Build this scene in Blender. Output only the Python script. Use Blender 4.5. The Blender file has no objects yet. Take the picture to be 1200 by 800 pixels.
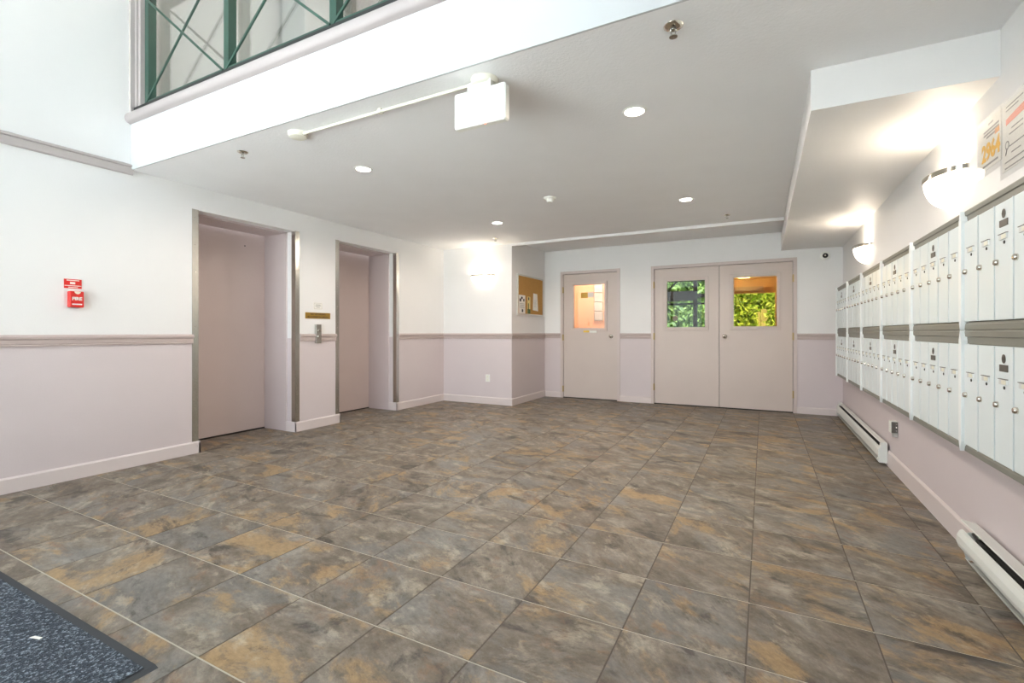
import bpy, math, random
from mathutils import Vector, Matrix
random.seed(7)
scene = bpy.context.scene
COL = scene.collection

# ------------------------------------------------------------------ dimensions (metres, camera stands over the origin)
L, R, B, S, A = -4.518, 0.907, 7.455, 6.247, -3.291   # left wall, right wall, far wall, sconce wall, pin board wall
CE, AC = 2.395, 2.448                                  # lobby ceiling, alcove ceiling
FY, BK, TOP, WH, WX = 1.981, -1.2, 5.35, 4.8, -.75                       # fascia plane, entrance glazing plane, atrium ceiling, glazing head, right end of the glazing
TILE, TX, TY = 0.4064, -1.6771, 0.9273

# ------------------------------------------------------------------ camera
cam = bpy.data.cameras.new('camera'); camo = bpy.data.objects.new('camera', cam); COL.objects.link(camo)
camo.location = (0, 0, 1.0878); camo.rotation_euler = (math.pi/2, 0, 0.48419)
cam.sensor_width = 36; cam.lens = 560.405/1200*36; cam.shift_y = -11.02/1200; cam.clip_start = 0.02
scene.camera = camo

# ------------------------------------------------------------------ world, daylight and exposure
scene.view_settings.view_transform = 'Standard'; scene.view_settings.look = 'None'
scene.view_settings.gamma = 1; scene.view_settings.use_curve_mapping = False
scene.view_settings.exposure = 1.72
W = bpy.data.worlds.new('overcast_sky'); scene.world = W; W.use_nodes = True
W.node_tree.nodes['Background'].inputs[0].default_value = (0.81, 0.90, 1.0, 1)
W.node_tree.nodes['Background'].inputs[1].default_value = 2.2
def portal(name, loc, rot, sx, sy):
    l = bpy.data.lights.new(name, 'AREA'); l.shape = 'RECTANGLE'; l.size = sx; l.size_y = sy
    l.cycles.is_portal = True
    o = bpy.data.objects.new(name, l); COL.objects.link(o); o.location = loc; o.rotation_euler = rot
portal('daylight_portal', ((L+WX)/2, BK-0.12, WH/2), (math.pi/2, 0, 0), WX-L, WH)

sn = bpy.data.lights.new('bounce_sun', 'SUN'); sn.energy = 15; sn.angle = math.radians(3); sn.color = (.93, .96, 1)
so = bpy.data.objects.new('bounce_sun', sn); COL.objects.link(so); so.location = (0, -8, 12); so.rotation_euler = (math.radians(16), 0, math.radians(6))   # high sun added for ceiling bounce, reaches only the floor just inside the glazing
# ------------------------------------------------------------------ materials
def lin(c):
    return tuple(((v/255)/12.92 if v/255 <= 0.04045 else (((v/255)+0.055)/1.055)**2.4) for v in c)+(1,)
class NT:
    def __init__(s, name):
        s.m = bpy.data.materials.new(name); s.m.use_nodes = True; s.t = s.m.node_tree
        s.b = s.t.nodes['Principled BSDF']
    def n(s, kind, **k):
        x = s.t.nodes.new(kind)
        for a, v in k.items():
            if a.startswith('_'): setattr(x, a[1:], v)
            else: x.inputs[a.replace('__', ' ')].default_value = v
        return x
    def l(s, a, b): s.t.links.new(a, b)
def mat(name, col, rough=0.5, metal=0.0, var=0.03, bump=0.0, bscale=200, emit=None, estr=0, spec=0.5, aniso=None):
    q = NT(name); b = q.b
    b.inputs['Roughness'].default_value = rough; b.inputs['Metallic'].default_value = metal
    b.inputs['Specular IOR Level'].default_value = spec
    geo = q.n('ShaderNodeNewGeometry')
    nz = q.n('ShaderNodeTexNoise', Scale=3.0, Detail=4.0); q.l(geo.outputs['Position'], nz.inputs['Vector'])
    c = lin(col); mx = q.n('ShaderNodeMix', _data_type='RGBA')
    mx.inputs[6].default_value = tuple(max(0, v*(1-var)) for v in c[:3])+(1,)
    mx.inputs[7].default_value = tuple(min(1, v*(1+var)) for v in c[:3])+(1,)
    q.l(nz.outputs['Fac'], mx.inputs[0]); q.l(mx.outputs[2], b.inputs['Base Color'])
    if bump:
        n2 = q.n('ShaderNodeTexNoise', Scale=bscale, Detail=3.0); q.l(geo.outputs['Position'], n2.inputs['Vector'])
        bp = q.n('ShaderNodeBump', Strength=bump, Distance=0.004); q.l(n2.outputs['Fac'], bp.inputs['Height'])
        q.l(bp.outputs['Normal'], b.inputs['Normal'])
    if emit:
        b.inputs['Emission Color'].default_value = lin(emit); b.inputs['Emission Strength'].default_value = estr
    return q.m
WHITE, PINK = (235, 234, 233), (213, 202, 203)
def paint_two(name):
    """white wall paint above the chair rail, dusty pink below it"""
    q = NT(name); geo = q.n('ShaderNodeNewGeometry'); sp = q.n('ShaderNodeSeparateXYZ'); q.l(geo.outputs['Position'], sp.inputs[0])
    gt = q.n('ShaderNodeMath', _operation='GREATER_THAN'); gt.inputs[1].default_value = 1.02; q.l(sp.outputs['Z'], gt.inputs[0])
    mx = q.n('ShaderNodeMix', _data_type='RGBA'); mx.inputs[6].default_value = lin(PINK); mx.inputs[7].default_value = lin(WHITE)
    q.l(gt.outputs[0], mx.inputs[0])
    nz = q.n('ShaderNodeTexNoise', Scale=1.6, Detail=5.0); q.l(geo.outputs['Position'], nz.inputs['Vector'])
    mr = q.n('ShaderNodeMapRange'); mr.inputs['To Min'].default_value = 0.96; mr.inputs['To Max'].default_value = 1.03; q.l(nz.outputs['Fac'], mr.inputs['Value'])
    m2 = q.n('ShaderNodeMix', _data_type='RGBA', _blend_type='MULTIPLY'); m2.inputs[0].default_value = 1
    q.l(mx.outputs[2], m2.inputs[6]); q.l(mr.outputs[0], m2.inputs[7]); q.l(m2.outputs[2], q.b.inputs['Base Color'])
    n2 = q.n('ShaderNodeTexNoise', Scale=140.0, Detail=3.0); q.l(geo.outputs['Position'], n2.inputs['Vector'])
    bp = q.n('ShaderNodeBump', Strength=0.12, Distance=0.003); q.l(n2.outputs['Fac'], bp.inputs['Height']); q.l(bp.outputs['Normal'], q.b.inputs['Normal'])
    q.b.inputs['Roughness'].default_value = 0.5; q.b.inputs['Specular IOR Level'].default_value = 0.35
    return q.m
def slate_tile():
    q = NT('slate_tile'); b = q.b
    geo = q.n('ShaderNodeNewGeometry'); oi = q.n('ShaderNodeObjectInfo')
    rv = q.n('ShaderNodeCombineXYZ'); q.l(oi.outputs['Random'], rv.inputs[0])
    mul = q.n('ShaderNodeVectorMath', _operation='MULTIPLY_ADD'); mul.inputs[1].default_value = (37, 0, 0); q.l(rv.outputs[0], mul.inputs[0]); q.l(geo.outputs['Position'], mul.inputs[2])
    rot = q.n('ShaderNodeVectorRotate', _rotation_type='Z_AXIS'); q.l(mul.outputs[0], rot.inputs['Vector'])
    an = q.n('ShaderNodeMath', _operation='MULTIPLY'); an.inputs[1].default_value = 0.9; q.l(oi.outputs['Random'], an.inputs[0]); q.l(an.outputs[0], rot.inputs['Angle'])
    st = q.n('ShaderNodeVectorMath', _operation='MULTIPLY'); st.inputs[1].default_value = (.78, 1.3, 1); q.l(rot.outputs[0], st.inputs[0])
    V = st.outputs[0]
    def noise(scale, detail, rough, dist, off):
        ad = q.n('ShaderNodeVectorMath', _operation='ADD'); ad.inputs[1].default_value = (off, off*1.7, off*.3); q.l(V, ad.inputs[0])
        nn = q.n('ShaderNodeTexNoise', Scale=scale, Detail=detail, Roughness=rough, Distortion=dist); q.l(ad.outputs[0], nn.inputs['Vector']); return nn.outputs['Fac']
    def ramp(src, stops):
        r = q.n('ShaderNodeValToRGB'); e = r.color_ramp.elements
        e[0].position, e[0].color = stops[0][0], stops[0][1]; e[1].position, e[1].color = stops[-1][0], stops[-1][1]
        for p_, c_ in stops[1:-1]:
            x = e.new(p_); x.color = c_
        q.l(src, r.inputs[0]); return r.outputs[0]
    rag = q.n('ShaderNodeTexNoise', Scale=11.0, Detail=10.0, Roughness=.82, Distortion=.3); q.l(V, rag.inputs['Vector'])
    rg = q.n('ShaderNodeMapRange', _clamp=False); rg.inputs['To Min'].default_value = -.24; rg.inputs['To Max'].default_value = .24; q.l(rag.outputs['Fac'], rg.inputs['Value'])
    def rough_noise(*k):
        ad = q.n('ShaderNodeMath', _operation='ADD'); q.l(noise(*k), ad.inputs[0]); q.l(rg.outputs[0], ad.inputs[1]); return ad.outputs[0]
    base = ramp(rough_noise(5.0, 8, .66, .4, 0), [(.30, lin((98, 87, 76))), (.44, lin((130, 118, 104))), (.56, lin((150, 140, 127))), (.70, lin((184, 173, 157)))])
    def over(bse, fac, colr):
        m = q.n('ShaderNodeMix', _data_type='RGBA'); q.l(fac, m.inputs[0]); q.l(bse, m.inputs[6]); m.inputs[7].default_value = colr; return m.outputs[2]
    g = lambda v: (v, v, v, 1)
    c = base
    for sc_, de, ro, di, off, lo, hi, amt, colr in ((2.4, 5, .6, .5, 5, .50, .62, .6, (140, 140, 138)), (3.2, 5, .6, .6, 11, .54, .64, .8, (186, 154, 110)), (5.0, 6, .66, .5, 23, .58, .70, .6, (152, 114, 82)),
                                                 (6.0, 6, .66, .4, 41, .56, .68, .6, (204, 192, 170)), (3.6, 6, .66, .6, 57, .57, .67, .85, (76, 68, 62))):
        c = over(c, ramp(rough_noise(sc_, de, ro, di, off), [(lo, g(0)), (hi, g(amt))]), lin(colr))
    fine = q.n('ShaderNodeTexNoise', Scale=34.0, Detail=7.0, Roughness=.8); q.l(V, fine.inputs['Vector'])
    mr = q.n('ShaderNodeMapRange'); mr.inputs['From Min'].default_value = .3; mr.inputs['From Max'].default_value = .7
    mr.inputs['To Min'].default_value = .66; mr.inputs['To Max'].default_value = 1.27; q.l(fine.outputs['Fac'], mr.inputs['Value'])
    mm = q.n('ShaderNodeMix', _data_type='RGBA', _blend_type='MULTIPLY'); mm.inputs[0].default_value = 1; q.l(c, mm.inputs[6]); q.l(mr.outputs[0], mm.inputs[7])
    wn_ = q.n('ShaderNodeTexWhiteNoise', _noise_dimensions='1D'); q.l(oi.outputs['Random'], wn_.inputs['W'])
    m3 = q.n('ShaderNodeMapRange'); m3.inputs['To Min'].default_value = .68; m3.inputs['To Max'].default_value = .80; q.l(wn_.outputs['Value'], m3.inputs['Value'])
    m4 = q.n('ShaderNodeMix', _data_type='RGBA', _blend_type='MULTIPLY'); m4.inputs[0].default_value = 1; q.l(mm.outputs[2], m4.inputs[6]); q.l(m3.outputs[0], m4.inputs[7])
    q.l(m4.outputs[2], b.inputs['Base Color'])
    r2 = q.n('ShaderNodeMapRange'); r2.inputs['To Min'].default_value = .40; r2.inputs['To Max'].default_value = .60; q.l(fine.outputs['Fac'], r2.inputs['Value']); q.l(r2.outputs[0], b.inputs['Roughness'])
    bp = q.n('ShaderNodeBump', Strength=.22, Distance=.004); q.l(fine.outputs['Fac'], bp.inputs['Height']); q.l(bp.outputs['Normal'], b.inputs['Normal'])
    b.inputs['Specular IOR Level'].default_value = .4
    return q.m
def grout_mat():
    """window sheen painted pale into cross joints, shade painted brown into lengthwise ones"""
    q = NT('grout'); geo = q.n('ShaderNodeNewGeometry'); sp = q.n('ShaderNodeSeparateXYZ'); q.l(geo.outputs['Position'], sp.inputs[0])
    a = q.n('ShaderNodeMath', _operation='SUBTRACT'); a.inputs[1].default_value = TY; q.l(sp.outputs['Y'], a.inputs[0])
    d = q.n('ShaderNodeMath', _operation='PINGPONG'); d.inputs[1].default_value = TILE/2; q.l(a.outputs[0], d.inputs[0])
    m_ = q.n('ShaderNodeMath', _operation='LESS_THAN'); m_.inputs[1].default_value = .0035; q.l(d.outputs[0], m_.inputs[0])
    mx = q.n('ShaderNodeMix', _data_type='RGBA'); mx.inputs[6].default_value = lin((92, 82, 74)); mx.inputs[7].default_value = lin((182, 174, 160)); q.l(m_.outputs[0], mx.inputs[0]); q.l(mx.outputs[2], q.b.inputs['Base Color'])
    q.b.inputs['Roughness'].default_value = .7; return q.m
def glass(name, tint=(1, 1, 1), refl=0.08, rmax=.7):
    q = NT(name); q.t.nodes.remove(q.b); out = q.t.nodes['Material Output']
    tr = q.n('ShaderNodeBsdfTransparent'); tr.inputs[0].default_value = tint+(1,)
    gl = q.n('ShaderNodeBsdfGlossy'); gl.inputs['Roughness'].default_value = 0.01
    fr = q.n('ShaderNodeLayerWeight'); fr.inputs[0].default_value = 0.35
    mr = q.n('ShaderNodeMapRange'); mr.inputs['To Min'].default_value = refl; mr.inputs['To Max'].default_value = rmax; q.l(fr.outputs['Fresnel'], mr.inputs['Value'])
    mx = q.n('ShaderNodeMixShader'); q.l(mr.outputs[0], mx.inputs[0]); q.l(tr.outputs[0], mx.inputs[1]); q.l(gl.outputs[0], mx.inputs[2])
    q.l(mx.outputs[0], out.inputs[0]); return q.m
def emis(name, col, strength):
    q = NT(name); q.t.nodes.remove(q.b); e = q.n('ShaderNodeEmission'); e.inputs[0].default_value = lin(col); e.inputs[1].default_value = strength
    q.l(e.outputs[0], q.t.nodes['Material Output'].inputs[0]); return q.m
def carpet():
    q = NT('mat_carpet'); geo = q.n('ShaderNodeNewGeometry')
    nz = q.n('ShaderNodeTexVoronoi', Scale=165.0); q.l(geo.outputs['Position'], nz.inputs['Vector'])
    n2 = q.n('ShaderNodeTexNoise', Scale=160.0, Detail=2.0); q.l(geo.outputs['Position'], n2.inputs['Vector'])
    r = q.n('ShaderNodeValToRGB'); e = r.color_ramp.elements
    e[0].position, e[0].color = .0, lin((36, 42, 50)); e[1].position, e[1].color = 1., lin((158, 170, 182)); x = e.new(.62); x.color = lin((62, 71, 82))
    q.l(nz.outputs['Color'], r.inputs[0]); q.l(r.outputs[0], q.b.inputs['Base Color'])
    bp = q.n('ShaderNodeBump', Strength=.8, Distance=.006); q.l(nz.outputs['Distance'], bp.inputs['Height']); q.l(bp.outputs['Normal'], q.b.inputs['Normal'])
    q.b.inputs['Roughness'].default_value = .9; return q.m
def cork():
    q = NT('cork'); geo = q.n('ShaderNodeNewGeometry'); nz = q.n('ShaderNodeTexNoise', Scale=120.0, Detail=5.0); q.l(geo.outputs['Position'], nz.inputs['Vector'])
    r = q.n('ShaderNodeValToRGB'); e = r.color_ramp.elements; e[0].position, e[0].color = .3, lin((160, 115, 52)); e[1].position, e[1].color = .7, lin((206, 160, 88))
    q.l(nz.outputs['Fac'], r.inputs[0]); q.l(r.outputs[0], q.b.inputs['Base Color']); q.b.inputs['Roughness'].default_value = .9; return q.m
def leafmat(name, c1, c2):
    q = NT(name); oi = q.n('ShaderNodeNewGeometry'); r = q.n('ShaderNodeMix', _data_type='RGBA'); r.inputs[6].default_value = lin(c1); r.inputs[7].default_value = lin(c2)
    q.l(oi.outputs['Random Per Island'], r.inputs[0]); q.l(r.outputs[2], q.b.inputs['Base Color']); q.b.inputs['Roughness'].default_value = .6
    tl = q.n('ShaderNodeBsdfTranslucent'); q.l(r.outputs[2], tl.inputs[0]); mx = q.n('ShaderNodeMixShader'); mx.inputs[0].default_value = .45
    q.l(q.b.outputs[0], mx.inputs[1]); q.l(tl.outputs[0], mx.inputs[2]); q.l(mx.outputs[0], q.t.nodes['Material Output'].inputs[0]); return q.m
M = dict(
    wall=paint_two('two_tone_wall_paint'), white=mat('white_paint', WHITE, .5, bump=.1, bscale=140, spec=.35),
    ceil=mat('ceiling_paint', (240, 240, 241), .85, bump=.35, bscale=70, spec=.2), fascia=mat('fascia_paint', (194, 196, 197), .6, spec=.3),
    pink=mat('pink_trim_paint', (206, 192, 187), .38), rail=mat('chair_rail_paint', (194, 179, 175), .4), pinkwhite=mat('pale_baseboard_paint', (218, 207, 205), .4),
    door=mat('door_paint', (206, 192, 184), .42, var=.04), eldoor=mat('lift_door_paint', (200, 184, 180), .34, var=.04),
    jamb=mat('jamb_paint', (208, 195, 195), .36), captrim=mat('sill_moulding_paint', (166, 157, 155), .45), uptrim=mat('upper_trim_paint', (186, 178, 176), .45),
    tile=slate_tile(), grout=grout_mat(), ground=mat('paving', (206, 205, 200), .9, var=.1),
    steel=mat('brushed_steel', (196, 196, 190), .24, 1.0), chrome=mat('polished_nickel', (215, 210, 200), .12, 1.0), brass=mat('brass', (196, 158, 74), .3, 1.0),
    brassplate=mat('brass_plate', (170, 136, 62), .42, .7), gold=mat('hinge_brass', (190, 166, 116), .35, .9),
    black=mat('black_plastic', (22, 21, 20), .5), dark=mat('dark_gap', (28, 26, 24), .9), timber=mat('dark_stained_timber', (44, 33, 26), .6), bronze=mat('dark_bronze', (62, 52, 46), .45, .3),
    plastic=mat('white_plastic', (236, 236, 230), .4), ivory=mat('ivory_metal', (232, 230, 216), .45), heater=mat('heater_enamel', (226, 228, 222), .35),
    mbdoor=mat('pale_aluminium', (226, 234, 235), .36, .0, var=.02), mbcap=mat('end_cap_white', (240, 244, 243), .4), mbtrim=mat('olive_grey_trim', (130, 129, 120), .45, .0),
    mbbox=mat('mailbox_case', (120, 120, 112), .6), slot=mat('clear_name_slot', (238, 240, 238), .25), tag=mat('yellowed_name_tag', (230, 228, 212), .6), plate=mat('grey_badge', (104, 100, 94), .45, .4),
    red=mat('fire_red', (214, 28, 18), .35), lettering=mat('white_lettering', (240, 232, 226), .5), ink=mat('black_ink', (40, 38, 40), .7), inkgrey=mat('grey_ink', (140, 138, 136), .7),
    yellow=mat('yellow_ink', (240, 184, 20), .6), orange=mat('orange_ink', (226, 150, 60), .6), redink=mat('red_ink', (226, 120, 96), .6), paper=mat('paper', (238, 236, 230), .7), pgreen=mat('leaflet_green', (74, 96, 44), .6), pyellow=mat('leaflet_cream', (226, 210, 140), .6),
    sleeve=glass('plastic_sleeve', (.99, .99, .99), .03, .2), pane=glass('clear_glass', (.96, .98, .97), .05), grey=glass('grey_tinted_glass', (.40, .43, .42), .004, .3), tint=glass('bronze_glass', (.46, .41, .28), .012, .3), screen=glass('screen_glass', (.88, .9, .89), .10),
    green=mat('green_railing', (38, 72, 60), .4), carpet=carpet(), rubber=mat('mat_rubber_edge', (58, 62, 66), .7), cork=cork(), alu=mat('aluminium_frame', (206, 208, 204), .35, .8),
    peach=mat('peach_wall', (240, 196, 160), .7), wood=mat('warm_wood', (196, 156, 104), .5, var=.15), woodd=mat('dark_wood', (96, 72, 50), .5, var=.15), fence=mat('cedar_fence', (190, 178, 124), .7, var=.2),
    fol1=leafmat('conifer_leaves', (96, 128, 66), (186, 206, 120)), fol2=leafmat('bamboo_leaves', (120, 160, 40), (214, 230, 110)), bark=mat('bark', (92, 76, 58), .9), siding=mat('pale_siding', (196, 206, 214), .8),
    bowl=mat('frosted_lit_glass', (255, 250, 240), .5, emit=(255, 240, 218), estr=1.25), potlens=emis('lit_lens', (255, 246, 232), 14), led=emis('red_led', (255, 70, 50), 4), block=mat('glass_block', (190, 196, 196), .15, spec=.8, var=.3),
)

# ------------------------------------------------------------------ mesh helpers
class MB:
    def __init__(s): s.v = []; s.f = []
    def add(s, vs, fs):
        o = len(s.v); s.v += [tuple(v) for v in vs]; s.f += [tuple(i+o for i in f) for f in fs]; return s
    def box(s, x0, x1, y0, y1, z0, z1, bev=0):
        x0, x1 = sorted((x0, x1)); y0, y1 = sorted((y0, y1)); z0, z1 = sorted((z0, z1))
        if not bev:
            return s.add([(x0,y0,z0),(x1,y0,z0),(x1,y1,z0),(x0,y1,z0),(x0,y0,z1),(x1,y0,z1),(x1,y1,z1),(x0,y1,z1)],
                         [(0,3,2,1),(4,5,6,7),(0,1,5,4),(1,2,6,5),(2,3,7,6),(3,0,4,7)])
        b = bev; vs = []; idx = {}
        for ix, x in enumerate((x0, x1)):
            for iy, y in enumerate((y0, y1)):
                for iz, z in enumerate((z0, z1)):
                    sx, sy, sz = (1-2*ix)*b, (1-2*iy)*b, (1-2*iz)*b
                    for k, p in enumerate(((x, y+sy, z+sz), (x+sx, y, z+sz), (x+sx, y+sy, z))):
                        idx[ix, iy, iz, k] = len(vs); vs.append(p)
        fs = []
        for i in (0, 1):
            fs.append([idx[i,0,0,0],idx[i,1,0,0],idx[i,1,1,0],idx[i,0,1,0]]); fs.append([idx[0,i,0,1],idx[1,i,0,1],idx[1,i,1,1],idx[0,i,1,1]]); fs.append([idx[0,0,i,2],idx[1,0,i,2],idx[1,1,i,2],idx[0,1,i,2]])
            for j in (0, 1):
                fs.append([idx[0,i,j,1],idx[1,i,j,1],idx[1,i,j,2],idx[0,i,j,2]]); fs.append([idx[i,0,j,0],idx[i,1,j,0],idx[i,1,j,2],idx[i,0,j,2]]); fs.append([idx[i,j,0,0],idx[i,j,1,0],idx[i,j,1,1],idx[i,j,0,1]])
                for k in (0, 1): fs.append([idx[i,j,k,0],idx[i,j,k,1],idx[i,j,k,2]])
        return s.add(vs, fs)
    def prism(s, prof, axis, a, b):
        """closed profile extruded along an axis; profile is (u, v) in the two other axes in xyz order"""
        def P(u, v, t): return (t, u, v) if axis == 'x' else (u, t, v) if axis == 'y' else (u, v, t)
        n = len(prof); vs = [P(u, v, a) for u, v in prof]+[P(u, v, b) for u, v in prof]
        return s.add(vs, [tuple(range(n)), tuple(range(2*n-1, n-1, -1))]+[(i, (i+1) % n, n+(i+1) % n, n+i) for i in range(n)])
    def lathe(s, prof, c, axis='z', n=28, a0=0, a1=2*math.pi, sc=(1, 1)):
        """profile (r, h) turned about an axis through c"""
        full = abs(a1-a0-2*math.pi) < 1e-6; m = n if full else n+1; vs = []
        for r, h in prof:
            for i in range(m):
                a = a0+(a1-a0)*i/n; u, v = r*math.cos(a)*sc[0], r*math.sin(a)*sc[1]
                p = (u, v, h) if axis == 'z' else (u, h, v) if axis == 'y' else (h, u, v)
                vs.append(tuple(c[k]+p[k] for k in range(3)))
        fs = [(j*m+i, j*m+(i+1) % m, (j+1)*m+(i+1) % m, (j+1)*m+i) for j in range(len(prof)-1) for i in range(n if not full else m)]
        return s.add(vs, fs)
    def bar(s, p, q, w, h, up=(0, 0, 1)):
        p, q = Vector(p), Vector(q); d = (q-p).normalized(); x = d.cross(Vector(up))
        if x.length < 1e-4: x = d.cross(Vector((0, 1, 0)))
        x.normalize(); y = x.cross(d); vs = [e+x*w/2*i+y*h/2*j for e in (p, q) for i, j in ((-1,-1),(1,-1),(1,1),(-1,1))]
        return s.add(vs, [(0,3,2,1),(4,5,6,7),(0,1,5,4),(1,2,6,5),(2,3,7,6),(3,0,4,7)])
    def tube(s, p, q, r, n=12):
        p, q = Vector(p), Vector(q); d = (q-p).normalized(); x = d.orthogonal().normalized(); y = d.cross(x)
        vs = [e+x*r*math.cos(2*math.pi*i/n)+y*r*math.sin(2*math.pi*i/n) for e in (p, q) for i in range(n)]
        return s.add(vs, [(i, (i+1) % n, n+(i+1) % n, n+i) for i in range(n)]+[tuple(range(n-1, -1, -1)), tuple(range(n, 2*n))])
def origin(o):
    v = Vector((0, 0, 0))
    while o: v += o.location; o = o.parent
    return v
def mesh(name, mb, smooth=False, shift=(0, 0, 0)):
    me = bpy.data.meshes.new(name); sx, sy, sz = shift
    me.from_pydata([(x-sx, y-sy, z-sz) for x, y, z in mb.v], [], mb.f)
    import bmesh
    bm = bmesh.new(); bm.from_mesh(me); bmesh.ops.recalc_face_normals(bm, faces=bm.faces); bm.to_mesh(me); bm.free()
    if smooth:
        for p in me.polygons: p.use_smooth = True
        try: me.set_sharp_from_angle(angle=math.radians(40))
        except Exception: pass
    return me
def obj(name, mb, m, parent=None, smooth=False, loc=None, kind=None):
    """one mesh object; mb is in world coordinates, loc an optional own origin"""
    base = origin(parent) if parent else Vector((0, 0, 0)); l = Vector(loc) if loc else base
    me = mesh(name, mb, smooth, l); me.materials.append(M[m] if isinstance(m, str) else m)
    o = bpy.data.objects.new(name, me); COL.objects.link(o); o.parent = parent; o.location = l-base
    if kind: o['kind'] = kind
    return o
def tag(o, label, cat, group=None):
    o['label'] = label; o['category'] = cat
    if group: o['group'] = group
    return o
def thing(name, label, cat, loc, group=None, kind=None):
    o = bpy.data.objects.new(name, None); COL.objects.link(o); o.location = loc; o.empty_display_size = .05
    if kind: o['kind'] = kind
    return tag(o, label, cat, group)
def struct(name, mb, m, parent=None, label=None, smooth=False):
    o = obj(name, mb, m, parent, smooth)
    if not parent: o['kind'] = 'structure'
    if label: o['label'] = label
    return o
def text(name, s, size, m, parent, at, right, up, depth=.001, align='CENTER', sx=1.0, bold=0):
    """flat raised lettering at a point, running along `right`, standing along `up`"""
    cu = bpy.data.curves.new(name, 'FONT'); cu.body = s; cu.size = size; cu.align_x = align; cu.align_y = 'CENTER'; cu.extrude = depth; cu.resolution_u = 3; cu.offset = bold
    tmp = bpy.data.objects.new('tmp', cu); COL.objects.link(tmp); bpy.context.view_layer.update()
    me = bpy.data.meshes.new_from_object(tmp.evaluated_get(bpy.context.evaluated_depsgraph_get())); bpy.data.objects.remove(tmp)
    r, u = Vector(right), Vector(up); nrm = r.cross(u); base = origin(parent)
    for v in me.vertices: v.co = Vector(at)+r*v.co.x*sx+u*v.co.y+nrm*v.co.z-base
    me.materials.clear(); me.materials.append(M[m]); me.name = name
    o = bpy.data.objects.new(name, me); COL.objects.link(o); o.parent = parent; return o

# ================================================================== THE SETTING
# floor: a grout bed and one object for each tile
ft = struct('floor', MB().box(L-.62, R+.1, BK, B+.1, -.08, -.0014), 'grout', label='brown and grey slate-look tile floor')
def tile_mb(x0, x1, y0, y1):
    g, b = .0028, .0008; x0 += g; x1 -= g; y0 += g; y1 -= g; vs = []
    for z, i in ((-.008, 0), (-b, 0), (0, b)): vs += [(x0+i, y0+i, z), (x1-i, y0+i, z), (x1-i, y1-i, z), (x0+i, y1-i, z)]
    fs = [(8, 9, 10, 11)]+[(k*4+i, k*4+(i+1) % 4, (k+1)*4+(i+1) % 4, (k+1)*4+i) for k in (0, 1) for i in range(4)]
    return MB().add(vs, fs)
full_me = mesh('floor_tile', tile_mb(-TILE/2, TILE/2, -TILE/2, TILE/2)); full_me.materials.append(M['tile'])
rest = MB()
for j in range(-7, 17):
    for i in range(-8, 8):
        x0, y0 = TX+i*TILE, TY+j*TILE; x1, y1 = x0+TILE, y0+TILE
        cx0, cx1, cy0, cy1 = max(x0, L), min(x1, R), max(y0, BK), min(y1, B)
        if y0 > S-.2 and cx0 < A:
            if y0 >= S or x1 <= A and y1 <= S: pass
            if cx1 <= A: cy1 = min(cy1, S)
            elif y0 >= S-.02: cx0 = max(cx0, A)
        if cx1-cx0 < .01 or cy1-cy0 < .01: continue
        if y1 < .1: rest.add(*(lambda t: (t.v, t.f))(tile_mb(cx0, cx1, cy0, cy1))); continue
        if abs(cx1-cx0-TILE) < 1e-4 and abs(cy1-cy0-TILE) < 1e-4:
            o = bpy.data.objects.new('floor_tile', full_me); COL.objects.link(o); o.parent = ft; o.location = (x0+TILE/2, y0+TILE/2, 0)
        else:
            obj('floor_tile', tile_mb(cx0, cx1, cy0, cy1), 'tile', ft, loc=((cx0+cx1)/2, (cy0+cy1)/2, 0))
for ya, yb in ((2.501, 3.514), (4.118, 5.136)):                     # tiles running into the lift recesses
    k = 3
    for i in range(k): obj('floor_tile', tile_mb(L-.5, L, ya+(yb-ya)*i/k, ya+(yb-ya)*(i+1)/k), 'tile', ft, loc=(L-.25, ya+(yb-ya)*(i+.5)/k, 0))
obj('floor_tile_field', rest, 'tile', ft, kind='stuff')

# left wall with two lift openings
E1, E2, HD = (2.501, 3.514), (4.118, 5.136), 2.186
wl = MB()
for ya, yb in ((BK, E1[0]), (E1[1], E2[0]), (E2[1], S+.1)): wl.box(L-.14, L, ya, yb, 0, CE)
for ya, yb in (E1, E2): wl.box(L-.14, L, ya, yb, HD, CE)
wl.box(L-.14, L, BK, FY+.01, CE, TOP); wl.box(L-.14, L, FY+.01, 4.2, CE, TOP)
struct('wall_left', wl, 'wall', label='left lift wall, white above and pink below the chair rail')
struct('wall_right', MB().box(R, R+.14, BK, B+.12, 0, CE+.05).box(R, R+.14, BK, 4.2, CE+.05, TOP), 'wall', label='right mailbox wall, white above and pink below')
# far wall with door openings
D1, DD, DH = (-3.002, -1.998), (-1.52, .398), 2.09
wf = MB()
for xa, xb in ((A-.05, D1[0]), (D1[1], DD[0]), (DD[1], R+.01)): wf.box(xa, xb, B, B+.12, 0, AC+.05)
for xa, xb in (D1, DD): wf.box(xa, xb, B, B+.12, DH, AC+.05)
struct('wall_far', wf, 'wall', label='far wall with the single and double doors')
struct('wall_alcove', MB().box(L-.02, A, S, B+.12, 0, AC+.05), 'wall', label='projecting wall block with the sconce and the pin board')
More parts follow.
